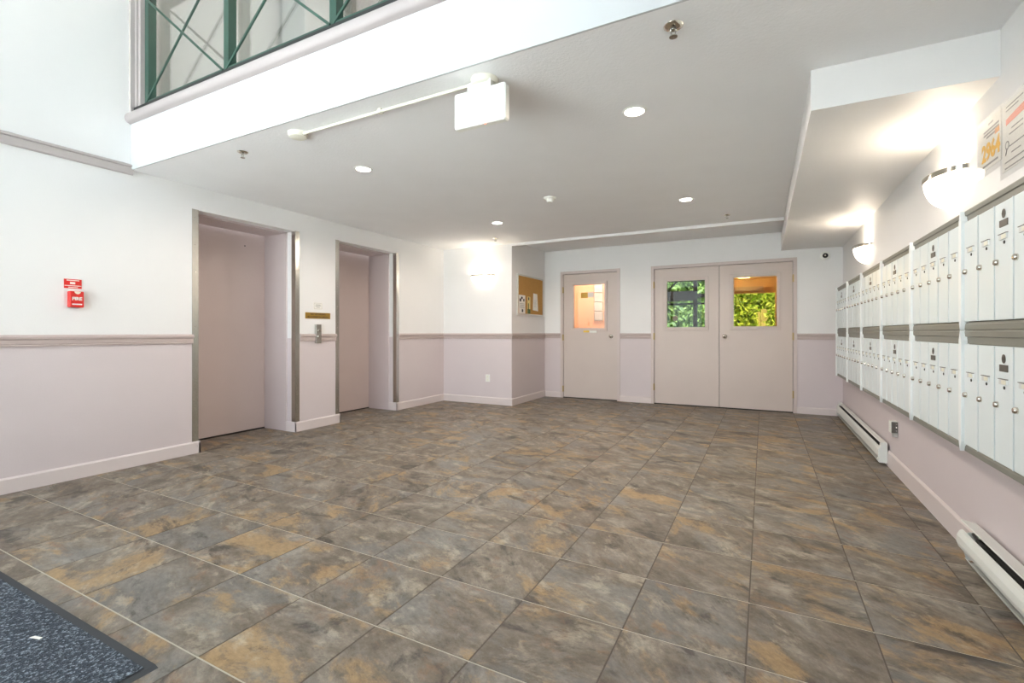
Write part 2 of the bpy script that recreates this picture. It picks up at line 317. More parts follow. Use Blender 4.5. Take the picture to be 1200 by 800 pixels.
# ceiling slab / upper floor, alcove ceiling, lip, soffit, fascia
struct('ceiling', MB().box(L-.14, R+.14, FY+.012, S, CE, 2.76).box(A-.2, R+.14, S, B+.12, AC, 2.76), 'ceil', label='off-white lobby ceiling with a shallow raised alcove')
struct('ceiling_lip', MB().box(A, .21, S, S+.05, CE-.035, CE+.05), 'white', label='thin white lip along the alcove ceiling edge')
struct('ceiling_soffit', MB().box(.21, R+.01, 2.81, B+.01, 2.193, CE+.005), 'white', label='boxed soffit over the mailboxes')
struct('ceiling_atrium', MB().box(L-.14, R+.14, BK-.1, 4.2, TOP, TOP+.1), 'white', label='high ceiling of the entrance space')
struct('trim_1', MB().box(L, R, FY, FY+.012, CE, 2.765), 'fascia', label='white fascia band of the upper floor')
capp = [(FY+.1, 2.76), (FY-.005, 2.76)]+[(FY-.012-.03*math.sin(t*math.pi/8), 2.805-.04*math.cos(t*math.pi/8)) for t in range(9)]+[(FY+.1, 2.85)]
struct('trim_2', MB().prism(capp, 'x', L, R), 'captrim', label='rounded sill moulding on top of the fascia', smooth=True)
upm = [(L, 2.352), (L+.012, 2.352), (L+.020, 2.36), (L+.022, 2.405), (L+.014, 2.41), (L+.026, 2.418), (L+.026, 2.43), (L+.012, 2.438), (L, 2.438)]
struct('trim_3', MB().prism(upm, 'y', BK, FY+.012), 'uptrim', label='grey-pink band moulding high on the left wall')
# chair rails and baseboards
def rail_prof(s): return [(0, .986), (.012*s, .986), (.014*s, .996), (.008*s, 1.0), (.012*s, 1.004), (.014*s, 1.03), (.026*s, 1.04), (.028*s, 1.054), (.018*s, 1.06), (.012*s, 1.068), (0, 1.068)]
n = 4
for (ya, yb), w_ in zip(((BK, E1[0]-.045), (E1[1]+.055, E2[0]-.048), (E2[1]+.045, S)), ('left of the nearer lift', 'between the two lifts', 'right of the farther lift')):
    struct('trim_%d' % n, MB().prism([(L+u, v) for u, v in rail_prof(1)], 'y', ya, yb), 'rail', label='pink chair rail '+w_); n += 1
struct('trim_%d' % n, MB().prism([(S-u, v) for u, v in rail_prof(1)], 'x', L, A), 'rail', label='pink chair rail below the wall sconce'); n += 1
struct('trim_%d' % n, MB().prism([(A+u, v) for u, v in rail_prof(1)], 'y', S-.02, B), 'rail', label='pink chair rail below the pin board'); n += 1
for (xa, xb), w_ in zip(((A, D1[0]), (D1[1], DD[0]), (DD[1], R)), ('between the pin board wall and the single door', 'between the single and the double door', 'right of the double door')):
    struct('trim_%d' % n, MB().prism([(B-u, v) for u, v in rail_prof(1)], 'x', xa, xb), 'rail', label='pink chair rail '+w_); n += 1
def bb_prof(h=.106, t=.015): return [(0, 0), (t, 0), (t, h-.012), (t-.006, h-.004), (t-.01, h), (0, h)]
for k, (ya, yb) in enumerate(((BK, E1[0]+.016), (E1[1]-.016, E2[0]+.016), (E2[1]-.016, S))):
    m_ = MB().prism([(L+u, v) for u, v in bb_prof()], 'y', ya, yb)
    if k < 2: m_.box(L-.13, L+.015, yb-.016, yb-.0005, 0, .106)
    if k > 0: m_.box(L-.13, L+.015, ya+.0005, ya+.016, 0, .106)
    struct('baseboard_left' if k == 0 else 'baseboard_left_%d' % (k+1), m_, 'pinkwhite', label='pale pink baseboard '+('left of the nearer lift', 'between the two lifts', 'right of the farther lift')[k])
struct('baseboard_alcove', MB().prism([(S-u, v) for u, v in bb_prof()], 'x', L, A+.015).prism([(A+u, v) for u, v in bb_prof()], 'y', S, B), 'pinkwhite', label='pale pink baseboard around the projecting wall')
m_ = MB()
for xa, xb in ((A, D1[0]), (D1[1], DD[0]), (DD[1], R)): m_.prism([(B-u, v) for u, v in bb_prof(.09)], 'x', xa, xb)
struct('baseboard_far', m_, 'pinkwhite', label='pale pink baseboard of the far wall')
struct('baseboard_right', MB().prism([(R-u, v) for u, v in bb_prof(.125)], 'y', BK, B), 'pinkwhite', label='pale pink baseboard of the mailbox wall')

# lifts: door_1 and door_2 in the left wall
def lift(name, ya, yb, label):
    r = thing(name, label, 'door', (L, (ya+yb)/2, 0), kind='structure'); del r['category']
    X0, X1 = L-.135, L-.50
    f = MB()                                                          # steel jamb lining set inside the plastered reveal
    f.box(X1, X0, ya-.05, ya+.012, 0, HD+.05); f.box(X1, X0, yb-.012, yb+.05, 0, HD+.05); f.box(X1, X0, ya-.05, yb+.05, HD-.012, HD+.06)
    f.box(X0-.02, X0+.006, ya-.01, ya+.018, 0, HD); f.box(X0-.02, X0+.006, yb-.018, yb+.01, 0, HD); f.box(X0-.02, X0+.006, ya, yb, HD-.018, HD+.01)
    obj('jamb_lining', f, 'jamb', r)
    obj('door_panel', MB().box(X1-.04, X1-.004, ya-.03, yb+.03, .014, HD+.03), 'eldoor', r)
    obj('sill', MB().box(X1-.05, X1+.006, ya+.012, yb-.012, -.01, .004), 'dark', r)
    obj('shaft_back', MB().box(X1-.1, X1-.05, ya-.1, yb+.1, 0, HD+.1), 'dark', r)
    if ya < 3: obj('key_hole', MB().lathe([(0, .003), (.007, .002), (.008, -.004)], (X1-.004, 3.27, 2.03), 'x', 12), 'black', r, True)
    return r
lift('door_1', *E1, 'nearer pink lift door, left of the call buttons')
lift('door_2', *E2, 'farther pink lift door, right of the call buttons')

# far doors
def lite_leaf(name, xa, xb, gx, gz, parent=None, label=None, glassm='pane', knob=None, hinges=None, top=2.040):
    ya, yb = B+.012, B+.056
    lf = MB().box(xa, gx[0], ya, yb, .012, top).box(gx[1], xb, ya, yb, .012, top).box(gx[0], gx[1], ya, yb, .012, gz[0]).box(gx[0], gx[1], ya, yb, gz[1], top)
    o = obj(name, lf, 'door', parent); 
    if label: o['label'] = label
    w = MB(); t = .036
    for x0, x1, z0, z1 in ((gx[0]-t, gx[1]+t, gz[1]-.004, gz[1]+t), (gx[0]-t, gx[1]+t, gz[0]-t, gz[0]+.004), (gx[0]-t, gx[0]+.004, gz[0], gz[1]), (gx[1]-.004, gx[1]+t, gz[0], gz[1])):
        w.box(x0, x1, ya-.016, ya+.01, z0, z1, .003)
    for x0, x1, z0, z1 in ((gx[0]-.006, gx[1]+.006, gz[1]-.012, gz[1]), (gx[0]-.006, gx[1]+.006, gz[0], gz[0]+.012), (gx[0], gx[0]+.012, gz[0], gz[1]), (gx[1]-.012, gx[1], gz[0], gz[1])):
        w.box(x0, x1, ya-.008, ya+.02, z0, z1)
    P_ = o if parent is None else o
    obj('window_frame', w, 'door', o)
    obj('pane', MB().box(gx[0]+.001, gx[1]-.001, ya+.02, ya+.026, gz[0]+.001, gz[1]-.001), glassm, o)
    if knob:
        k = obj('knob', MB().lathe([(0, -.062), (.016, -.06), (.026, -.05), (.028, -.042), (.024, -.032), (.012, -.024), (.011, -.008)], (knob[0], ya, knob[1]), 'y', 20), 'chrome', o, True)
        obj('rose', MB().lathe([(.011, -.012), (.03, -.010), (.034, -.004), (.034, .002)], (knob[0], ya, knob[1]), 'y', 20), 'chrome', o, True)
    for hx, hz in hinges or []:
        obj('hinge', MB().tube((hx, B-.018, hz-.05), (hx, B-.018, hz+.05), .0065).box(hx-.009, hx+.009, B-.0135, B+.013, hz-.05, hz+.05), 'gold', o, True)
    return o
def frame(xa, xb, top, parent):
    t = .045; f = MB()
    for x0, x1 in ((xa, xa+t), (xb-t, xb)): f.box(x0, x1, B-.012, B+.11, 0, top)
    f.box(xa+t, xb-t, B-.012, B+.11, top-t, top)
    obj('door_frame', f, 'pink', parent)
    obj('gap_shade_strip', MB().box(xa+t-.01, xa+t+.016, B+.058, B+.07, 0, top-t).box(xb-t-.016, xb-t+.01, B+.058, B+.07, 0, top-t).box(xa+t, xb-t, B+.058, B+.07, top-t-.016, top-t+.01), 'dark', parent)  # dark strips behind the leaf edges stand in for shade in the gaps
    obj('threshold', MB().box(xa+t, xb-t, B-.005, B+.1, -.004, .009), 'dark', parent)
d3 = lite_leaf('door_3', -2.952, -2.049, (-2.783, -2.242), (1.142, 1.869), label='single pink door with a glazed upper panel', knob=(-2.144, 1.02), hinges=[(-2.958, 1.785), (-2.958, .148), (-2.958, 1.0)])
d3['kind'] = 'structure'; frame(*D1, DH, d3)
sl = obj('pull_plate', MB().box(-2.60, -2.50, B-.012, B+.014, 1.083, 1.113), 'brass', d3); obj('pull_sticker', MB().box(-2.50, -2.383, B-.006, B+.014, 1.08, 1.11), 'plastic', d3)
st_ = obj('glass_sticker', MB().box(-2.655, -2.54, B+.028, B+.0315, 1.645, 1.735), 'brassplate', d3); obj('glass_notice', MB().box(-2.535, -2.44, B+.028, B+.0315, 1.655, 1.735), 'paper', d3)
d4 = lite_leaf('door_4', -1.470, -.566, (-1.300, -.743), (1.149, 1.862), label='left leaf of the pink double door, dark posts seen through its glass', glassm='grey', hinges=[(-1.477, 1.803), (-1.477, 1.023), (-1.477, .255)])
d4['kind'] = 'structure'; frame(*DD, DH, d4)
obj('meeting_gap_shade', MB().box(-.572, -.553, B+.06, B+.068, .01, 2.045), 'dark', d4)  # dark strip standing in for the shade between the two leaves
d5 = lite_leaf('door_5', -.559, .348, (-.388, .172), (1.157, 1.868), label='right leaf of the pink double door with the round knob', glassm='tint', knob=(-.493, 1.027), hinges=[(.353, 1.811), (.353, 1.03), (.353, .249)])
d5['kind'] = 'structure'

# entrance glazing behind the camera (the source of the daylight)
wn = struct('window_1', MB().box(L, WX, BK-.05, BK+.05, 0, .12).box(L, WX, BK-.05, BK+.05, WH-.1, WH).box(L, WX, BK-.05, BK+.05, 2.4, 2.52), 'bronze', label='tall glazed entrance front')
for i in range(5):
    x = L+(WX-L)*i/4; obj('mullion', MB().box(x-.035, x+.035, BK-.06, BK+.06, .12, WH-.1), 'bronze', wn)
for i in range(4):
    for z0, z1 in ((.12, 2.4), (2.52, WH-.1)):
        xa, xb = L+(WX-L)*i/4+.035, L+(WX-L)*(i+1)/4-.035; obj('pane', MB().box(xa, xb, BK-.006, BK+.002, z0, z1), 'pane', wn)
struct('wall_back', MB().box(L-.14, R+.14, BK-.1, BK+.1, WH, TOP).box(WX, R+.14, BK-.1, BK+.1, 0, WH), 'wall', label='unseen wall above and beside the entrance glazing, shaped to hold back daylight')  # unseen; glazing narrowed and wall filled in beside it to dim the soffit
struct('ground', MB().box(-30, 30, -30, 40, -.16, -.09), 'ground', label='paving outside')

# upper landing seen through the railing
struct('wall_landing', MB().box(L, R, 3.9, 4.02, 2.76, TOP), 'white', label='rear wall of the upper landing')
struct('trim_20', MB().box(L, L+.03, FY-.012, FY+.10, 2.85, TOP).box(L+.03, L+.045, FY+.02, FY+.05, 2.85, TOP).box(L+.045, L+.075, FY+.035, FY+.11, 2.85, TOP), 'uptrim', label='pale pink jamb moulding beside the railing')
ws = struct('window_2', MB().box(L, R, FY+.10, FY+.14, 2.85, 2.875).box(L, R, FY+.10, FY+.14, 4.9, TOP), 'black', label='glass screen behind the green railing')
obj('black_gap_strip', MB().box(L+.05, R, FY+.0, FY+.085, 2.851, 2.884), 'black', ws)  # black strip filling the gap under the bottom rail
for xa, xb in ((L+.05, -3.31), (-3.30, -2.27), (-2.26, -1.23), (-1.22, -.19), (-.18, R)): obj('pane', MB().box(xa, xb, FY+.116, FY+.122, 2.875, 4.9), 'screen', ws)
d6 = struct('door_6', MB().box(-4.05, -3.2, 3.86, 3.9, 2.76, 4.8), 'pink', label='pinkish panel on the upper landing')
struct('wall_pier', MB().box(-4.45, -4.1, 3.3, 3.9, 2.76, TOP).box(-3.15, -2.95, 3.6, 3.9, 2.76, TOP), 'white', label='white piers on the upper landing')

# beyond the far doors: peach room behind door_3, covered porch and garden behind the double door
struct('wall_room', MB().box(-3.5, -1.62, 9.0, 9.1, -.05, 2.5).box(-3.5, -3.4, B+.12, 9.0, -.05, 2.5).box(-1.72, -1.62, B+.12, 9.0, -.05, 2.5), 'peach', label='peach walls of the room behind the single door')
struct('ceiling_room', MB().box(-3.5, -1.62, B+.12, 9.1, 2.4, 2.5), 'white', label='ceiling of the room behind the single door')
struct('floor_room', MB().box(-3.5, -1.62, B+.12, 9.1, -.08, -.02), 'woodd', label='floor of the room behind the single door')

# ================================================================== OBJECTS
# mailbox banks on the right wall
MF, PITCH, Y0 = R-.10, .845, 7.118
def mail_proto(z0, z1, loT, hiT, name):
    """z0..z1 whole bank; doors between z0+loT and z1-hiT; root at the far lower wall corner"""
    r = thing(name, '', 'mailbox', (R, Y0, z0), 'banks of lobby mailboxes'); ya, yb = Y0, Y0-PITCH
    dz0, dz1 = z0+loT, z1-hiT
    obj('case', MB().box(R-.088, R-.001, yb+.001, ya-.001, z0+.003, z1-.003), 'mbbox', r)
    obj('top_trim', MB().prism([(R-.001, z1), (MF+.004, z1), (MF, z1-.006), (MF, z1-hiT*.45), (MF+.006, z1-hiT*.5), (MF+.006, dz1), (R-.001, dz1)], 'y', yb+.0005, ya-.0005), 'mbtrim', r)
    obj('bottom_trim', MB().prism([(R-.001, dz0), (MF+.004, dz0), (MF+.002, dz0-loT*.2), (MF, dz0-loT*.3), (MF, z0+.004), (MF+.004, z0), (R-.001, z0)], 'y', yb+.0005, ya-.0005), 'mbtrim', r)
    c, w = ya-.0165, .0155                                             # pointed white end cap
    e = .046; pr = [(c, z1-.001), (c+w, z1-e), (c+w, z0+e), (c, z0+.001), (c-w, z0+e), (c-w, z1-e)]
    obj('end_cap', MB().prism(pr, 'x', MF-.016, MF+.02), 'mbcap', r)
    obj('hinge_strip', MB().box(MF-.002, MF+.02, ya-.033, ya-.028, dz0+.002, dz1-.002), 'mbcap', r)
    dw = .1615; fd = ya-.0345; h = dz1-dz0; first = None
    for i in range(5):
        yc = fd-dw*(i+.5)
        if first is None:
            d = obj('mailbox_door', MB().box(MF-.006, MF+.012, yc-dw/2+.002, yc+dw/2-.002, dz0+.003, dz1-.003, .0015).box(MF-.0085, MF-.004, yc-dw/2+.002, yc-dw/2+.007, dz0+.003, dz1-.003), 'mbdoor', r, loc=(MF, yc, dz0))
            zz = dz0+h*.5
            lk = obj('lock', MB().lathe([(0, -.013), (.009, -.012), (.0115, -.009), (.0125, 0), (.0125, .003)], (MF-.006, yc+dw/2-.026, dz0+h*.497), 'x', 14), 'chrome', d, True)
            ns = obj('name_slot', MB().box(MF-.011, MF-.005, yc-.034, yc+.030, dz0+h*.677, dz0+h*.722), 'slot', d)
            nt = obj('name_tag', MB().box(MF-.0122, MF-.0105, yc-.030, yc+.006, dz0+h*.682, dz0+h*.716), 'tag', d)
            nl = obj('name_slot_lip', MB().box(MF-.0135, MF-.005, yc-.036, yc+.032, dz0+h*.721, dz0+h*.726), 'plate', d)
            dt = obj('key_dot', MB().lathe([(0, -.003), (.006, -.002), (.007, 0)], (MF-.006, yc-.004, dz0+h*.652), 'x', 10), 'black', d)
            first = (d, lk, ns, nt, nl, dt)
        else:
            d = first[0].copy(); COL.objects.link(d); d.parent = r; d.location = first[0].location+Vector((0, -dw*i, 0))
            for c_ in first[1:]:
                k = c_.copy(); COL.objects.link(k); k.parent = d
        if i == 2:
            obj('emblem', MB().lathe([(.009, 0), (.015, -.001), (.015, -.0025), (.009, -.0025), (.009, 0)], (MF-.006, yc-.002, dz0+h*.892), 'x', 18, sc=(1, 1.15)).box(MF-.0085, MF-.006, yc-.0055, yc+.0015, dz0+h*.872, dz0+h*.912), 'plate', d)
            obj('badge', MB().box(MF-.0095, MF-.005, yc-.036, yc+.032, dz0+h*.785, dz0+h*.842, .001), 'plate', d)
    return r
def dup(root, loc):
    r = root.copy(); COL.objects.link(r); r.location = loc
    for ch in list(root.children):
        c = ch.copy(); COL.objects.link(c); c.parent = r
        for g in ch.children:
            d = g.copy(); COL.objects.link(d); d.parent = c
    return r
where = ['farthest, in the corner by the far wall', 'second from the far wall', 'third from the far wall', 'third from the camera', 'second from the camera', 'nearest the camera, under the hung papers']
wherel = ['farthest, in the corner by the far wall', 'second from the far wall', 'third from the far wall', 'fourth from the far wall, by the grey thermostat', 'second from the camera', 'nearest the camera, above the open heater']
for row, (z0, z1, lo, hi) in (('upper', (1.096, 1.636, .036, .053)), ('lower', (.548, 1.0955, .034, .0595))):
    p0 = mail_proto(z0, z1, lo, hi, 'mailbox_bank')
    for k in range(6):
        u = p0 if k == 0 else dup(p0, (R, Y0-PITCH*k, z0))
        u['label'] = '%s row bank of five narrow mailboxes, %s' % (row, (where if row == 'upper' else wherel)[k])

# baseboard heaters
def heater(ya, yb, label, opened):
    r = thing('baseboard_heater', label, 'heater', (R, (ya+yb)/2, .02)); x = R-.016; D = .062
    if not opened:
        obj('back_panel', MB().box(x-.008, x, ya, yb, .025, .18), 'heater', r)
        obj('top_cover', MB().prism([(x, .185), (x-.03, .185), (x-.036, .178), (x-.036, .172), (x-.03, .176), (x, .176)], 'y', ya, yb), 'heater', r)
        obj('front_panel', MB().prism([(x-.044, .150), (x-.052, .146), (x-.06, .128), (x-.06, .075), (x-.054, .06), (x-.05, .062), (x-.054, .078), (x-.054, .126), (x-.048, .14), (x-.042, .144)], 'y', ya+.01, yb-.01), 'heater', r)
        obj('bottom_lip', MB().prism([(x, .03), (x-.05, .03), (x-.062, .042), (x-.066, .042), (x-.054, .022), (x, .022)], 'y', ya, yb), 'heater', r)
        obj('heating_element', MB().box(x-.04, x-.008, ya+.03, yb-.03, .05, .15), 'dark', r)
        cap = [(x, .022), (x-.054, .022), (x-.066, .04), (x-.052, .062), (x-.062, .078), (x-.062, .128), (x-.05, .150), (x-.044, .158), (x-.04, .187), (x, .187)]
        obj('end_cap', MB().prism(cap, 'y', ya-.004, ya+.045), 'heater', r); obj('end_cap', MB().prism(cap, 'y', yb-.045, yb+.004), 'heater', r)
    else:
        obj('back_panel', MB().box(x-.008, x, ya, yb, .025, .18), 'heater', r)
        obj('top_cover', MB().prism([(x-.002, .186), (x-.056, .196), (x-.058, .190), (x-.002, .179)], 'y', ya, yb), 'heater', r)
        obj('front_panel', MB().prism([(x-.05, .148), (x-.062, .142), (x-.072, .12), (x-.074, .09), (x-.066, .066), (x-.062, .068), (x-.068, .09), (x-.066, .118), (x-.057, .136), (x-.048, .142)], 'y', ya, yb), 'heater', r)
        obj('bottom_lip', MB().prism([(x, .03), (x-.05, .03), (x-.068, .05), (x-.072, .05), (x-.054, .022), (x, .022)], 'y', ya, yb-.1), 'heater', r)
        obj('heating_element', MB().box(x-.04, x-.008, ya+.03, yb-.12, .05, .15), 'dark', r)
        obj('end_bracket', MB().prism([(x, .022), (x-.05, .022), (x-.06, .06), (x-.062, .12), (x-.046, .15), (x, .16)], 'y', yb-.05, yb-.046), 'heater', r)
        obj('wiring', MB().tube((x-.03, yb-.06, .15), (x-.045, yb-.16, .155), .006).tube((x-.045, yb-.16, .155), (x-.03, yb-.24, .14), .006), 'black', r, True)
heater(4.86, 7.38, 'white baseboard heater running into the far corner', False)
heater(.9, 3.02, 'white baseboard heater with its cover ajar, nearest the camera', True)
t = thing('thermostat_box', 'small grey metal thermostat box below the mailboxes', 'thermostat', (R, 4.62, .29))
obj('case', MB().box(R-.045, R-.0005, 4.585, 4.66, .315, .405, .002), 'plastic', t)
obj('side_plate', MB().box(R-.042, R-.004, 4.581, 4.586, .318, .402), 'plate', t)
for z in (.385, .362, .336): obj('screw', MB().lathe([(0, -.003), (.004, -.002), (.005, 0)], (R-.012, 4.581, z), 'y', 10), 'chrome', t)
obj('cable_clamp', MB().box(R-.034, R-.002, 4.578, 4.625, .287, .314, .003), 'alu', t)

# wall sconces: nickel rim, frosted half bowl
def sconce(c, n, label):
    """c = wall point at rim height, n = outward normal ('-y' or '-x')"""
    r = thing('wall_sconce', label, 'wall light', (c[0], c[1], c[2]-.17), 'half-bowl wall sconces')
    if n == '-y': a0, a1, sc = math.pi, 2*math.pi, (.205, .125)
    else: a0, a1, sc = math.pi/2, 3*math.pi/2, (.125, .205)
    bowl = [(math.sin(t*math.pi/2/10)*.985, -.165*math.cos(t*math.pi/2/10)) for t in range(11)]
    obj('glass_bowl', MB().lathe(bowl, c, 'z', 28, a0, a1, sc), 'bowl', r, True)
    obj('rim', MB().lathe([(1.0, -.012), (1.025, -.010), (1.025, .014), (1.0, .016), (.97, .014), (.97, -.010), (1.0, -.012)], c, 'z', 28, a0, a1, sc), 'chrome', r, True)
    b = MB()
    if n == '-y': b.box(c[0]-.05, c[0]+.05, c[1]-.02, c[1]-.0005, c[2]-.1, c[2]-.01)
    else: b.box(c[0]-.02, c[0]-.0005, c[1]-.05, c[1]+.05, c[2]-.1, c[2]-.01)
    obj('back_plate', b, 'plastic', r)
    l = bpy.data.lights.new('sconce_bulb', 'POINT'); l.energy = 1.6; l.color = (1, .88, .74); l.shadow_soft_size = .03
    o = bpy.data.objects.new('sconce_bulb', l); COL.objects.link(o); o.parent = r
    off = Vector((0, -.06, -.03)) if n == '-y' else Vector((-.06, 0, -.03)); o.location = Vector(c)+off-r.location
sconce((-3.785, S, 1.945), '-y', 'lit half-bowl sconce on the wall beside the pin board')
sconce((R, 3.38, 1.918), '-x', 'lit half-bowl sconce above the near mailboxes, beside the hung papers')
sconce((R, 5.75, 1.918), '-x', 'lit half-bowl sconce above the far mailboxes')

# recessed downlights
def pot(x, y, label):
    r = thing('recessed_downlight', label, 'ceiling light', (x, y, CE-.006), 'recessed ceiling downlights')
    obj('trim_ring', MB().lathe([(.054, -.001), (.058, -.006), (.068, -.005), (.071, 0), (.071, .004)], (x, y, CE), 'z', 32), 'plastic', r, True)
    obj('lens', MB().lathe([(0, -.002), (.03, -.0025), (.056, -.0015), (.056, .004)], (x, y, CE), 'z', 32), 'potlens', r, True)
    l = bpy.data.lights.new('downlight_lamp', 'SPOT'); l.energy = 21; l.color = (1, .87, .74); l.spot_size = math.radians(176); l.spot_blend = .35; l.shadow_soft_size = .05
    o = bpy.data.objects.new('downlight_lamp', l); COL.objects.link(o); o.parent = r; o.location = (0, 0, -.004)
pot(-.677, 2.845, 'lit recessed downlight nearest the camera, right of the blank sign')
pot(-.677, 4.97, 'lit recessed downlight in front of the double door')
pot(-2.82, 4.985, 'lit recessed downlight near the projecting sconce wall')
pot(-2.84, 2.84, 'lit recessed downlight in front of the nearer lift')
# sprinklers and smoke detector
def sprinkler(x, y, s, label):
    r = thing('sprinkler_head', label, 'sprinkler', (x, y, CE-.05*s), 'ceiling sprinkler heads')
    obj('escutcheon', MB().lathe([(.014*s, -.012*s), (.03*s, -.009*s), (.04*s, -.003*s), (.042*s, .001)], (x, y, CE), 'z', 24), 'chrome', r, True)
    obj('frame_arms', MB().tube((x, y, CE-.001), (x, y, CE-.018*s), .011*s).bar((x-.012*s, y, CE-.012*s), (x-.006*s, y, CE-.045*s), .004*s, .004*s).bar((x+.012*s, y, CE-.012*s), (x+.006*s, y, CE-.045*s), .004*s, .004*s), 'steel', r, True)
    obj('deflector', MB().lathe([(0, -.048*s), (.017*s, -.047*s), (.017*s, -.044*s), (0, -.043*s)], (x, y, CE), 'z', 16), 'steel', r, True)
sprinkler(-.341, 2.13, 1.0, 'chrome sprinkler head at the top, nearest the fascia edge')
sprinkler(-3.349, 2.165, .9, 'small sprinkler head near the left end of the fascia')
sprinkler(-3.311, 5.8, .9, 'small sprinkler head above the wall sconce')
sprinkler(-.36, 5.84, .9, 'small sprinkler head before the double door lip')
r = thing('smoke_detector', 'round white smoke detector in the middle of the ceiling', 'smoke detector', (-1.842, 4.29, CE-.045))
obj('base', MB().lathe([(0, -.014), (.056, -.014), (.06, -.008), (.06, 0)], (-1.842, 4.29, CE), 'z', 28), 'plastic', r, True)
obj('sensor_dome', MB().lathe([(0, -.045), (.024, -.044), (.03, -.036), (.034, -.022), (.045, -.014)], (-1.842, 4.29, CE), 'z', 28), 'plastic', r, True)

# conduit with junction disc feeding the blank exit sign
r = thing('junction_disc', 'round ivory ceiling disc at the left end of the conduit', 'junction box', (-2.706, 2.125, CE-.03))
obj('cover', MB().lathe([(0, -.032), (.048, -.032), (.056, -.028), (.06, -.004), (.06, 0)], (-2.706, 2.125, CE), 'z', 32), 'ivory', r, True)
tag(obj('conduit', MB().tube((-2.655, 2.125, CE-.014), (-1.34, 2.118, CE-.014), .0095).box(-2.0, -1.975, 2.108, 2.136, CE-.025, CE), 'ivory', None, True), 'thin ivory ceiling conduit running to the blank white sign', 'conduit')
r = thing('exit_sign', 'blank white box sign hanging on a ceiling bracket below the fascia', 'sign', (-1.295, 2.115, 2.155))
obj('canopy', MB().lathe([(0, -.036), (.062, -.036), (.07, -.03), (.073, -.004), (.073, 0)], (-1.281, 2.13, CE), 'z', 32), 'ivory', r, True)
obj('bracket', MB().box(-1.36, -1.22, 2.085, 2.115, 2.335, CE-.02, .003), 'plastic', r)
obj('panel', MB().box(-1.449, -1.141, 2.095, 2.145, 2.156, 2.343, .008), 'plastic', r)
obj('indicator', MB().lathe([(0, -.004), (.004, -.002), (.004, .002)], (-1.262, 2.105, 2.157), 'z', 10), 'led', r)

# corner guards of the lifts
def guard(yc, out, label):
    """L-shaped steel angle on a wall corner; out = +1 when the wall runs toward +y from the corner"""
    r = thing('corner_guard', label, 'corner guard', (L, yc, .108), 'steel corner guards of the lifts')
    t = .003; w = .052
    obj('wall_flange', MB().box(L-.001, L+t, yc, yc+out*w, .108, 2.19), 'steel', r); 
    obj('reveal_flange', MB().box(L-.058, L+t, yc-out*t, yc+out*.0005, .108, 2.19), 'steel', r)
    for k in range(9):
        z = .16+k*.245
        obj('rivet', MB().lathe([(0, .003), (.004, .002), (.005, 0)], (L+t, yc+out*.026, z), 'x', 8), 'chrome', r); 
        obj('rivet', MB().lathe([(0, -out*.003), (.004, -out*.002), (.005, 0)], (L-.03, yc-out*t, z), 'y', 8), 'chrome', r)
guard(E1[0], -1, 'steel corner guard on the left edge of the nearer lift')
guard(E1[1], 1, 'steel corner guard on the right edge of the nearer lift')
guard(E2[0], -1, 'steel corner guard on the left edge of the farther lift')
guard(E2[1], 1, 'steel corner guard on the right edge of the farther lift')
# call buttons, brass plate, notice between the lifts
r = thing('call_station', 'steel lift call plate with two round buttons over the chair rail', 'lift button', (L, 3.802, .96))
obj('face_plate', MB().box(L+.0005, L+.032, 3.766, 3.838, .96, 1.175, .002), 'steel', r)
for z in (1.102, 1.039):
    b = obj('call_button', MB().lathe([(0, .006), (.014, .006), (.017, .003), (.018, 0)], (L+.032, 3.802, z), 'x', 18), 'chrome', r, True); obj('button_light', MB().lathe([(0, .0075), (.007, .0072), (.008, .005)], (L+.032, 3.802, z), 'x', 12), 'dark', b)
r = thing('brass_sign', 'brass no smoking plate between the lifts', 'sign', (L, 3.813, 1.238))
obj('plate', MB().box(L+.0005, L+.005, 3.64, 3.987, 1.24, 1.309, .001), 'brassplate', r)
text('lettering', 'NO SMOKING', .03, 'ink', r, (L+.0055, 3.813, 1.291), (0, 1, 0), (0, 0, 1), .0004, sx=1.1); text('lettering', 'IN COMMON AREAS', .03, 'ink', r, (L+.0055, 3.813, 1.258), (0, 1, 0), (0, 0, 1), .0004, sx=1.05)
r = thing('wall_notice', 'small white notice above the brass plate', 'notice', (L, 3.81, 1.344))
obj('sheet', MB().box(L+.0005, L+.004, 3.748, 3.873, 1.344, 1.426), 'paper', r)
obj('border', MB().box(L+.004, L+.0048, 3.756, 3.865, 1.352, 1.354).box(L+.004, L+.0048, 3.756, 3.865, 1.416, 1.418).box(L+.004, L+.0048, 3.756, 3.758, 1.352, 1.418).box(L+.004, L+.0048, 3.863, 3.865, 1.352, 1.418), 'inkgrey', r)
obj('printed_lines', MB().box(L+.004, L+.0048, 3.78, 3.845, 1.396, 1.402).box(L+.004, L+.0048, 3.775, 3.85, 1.382, 1.387).box(L+.004, L+.0048, 3.79, 3.835, 1.368, 1.373), 'inkgrey', r)
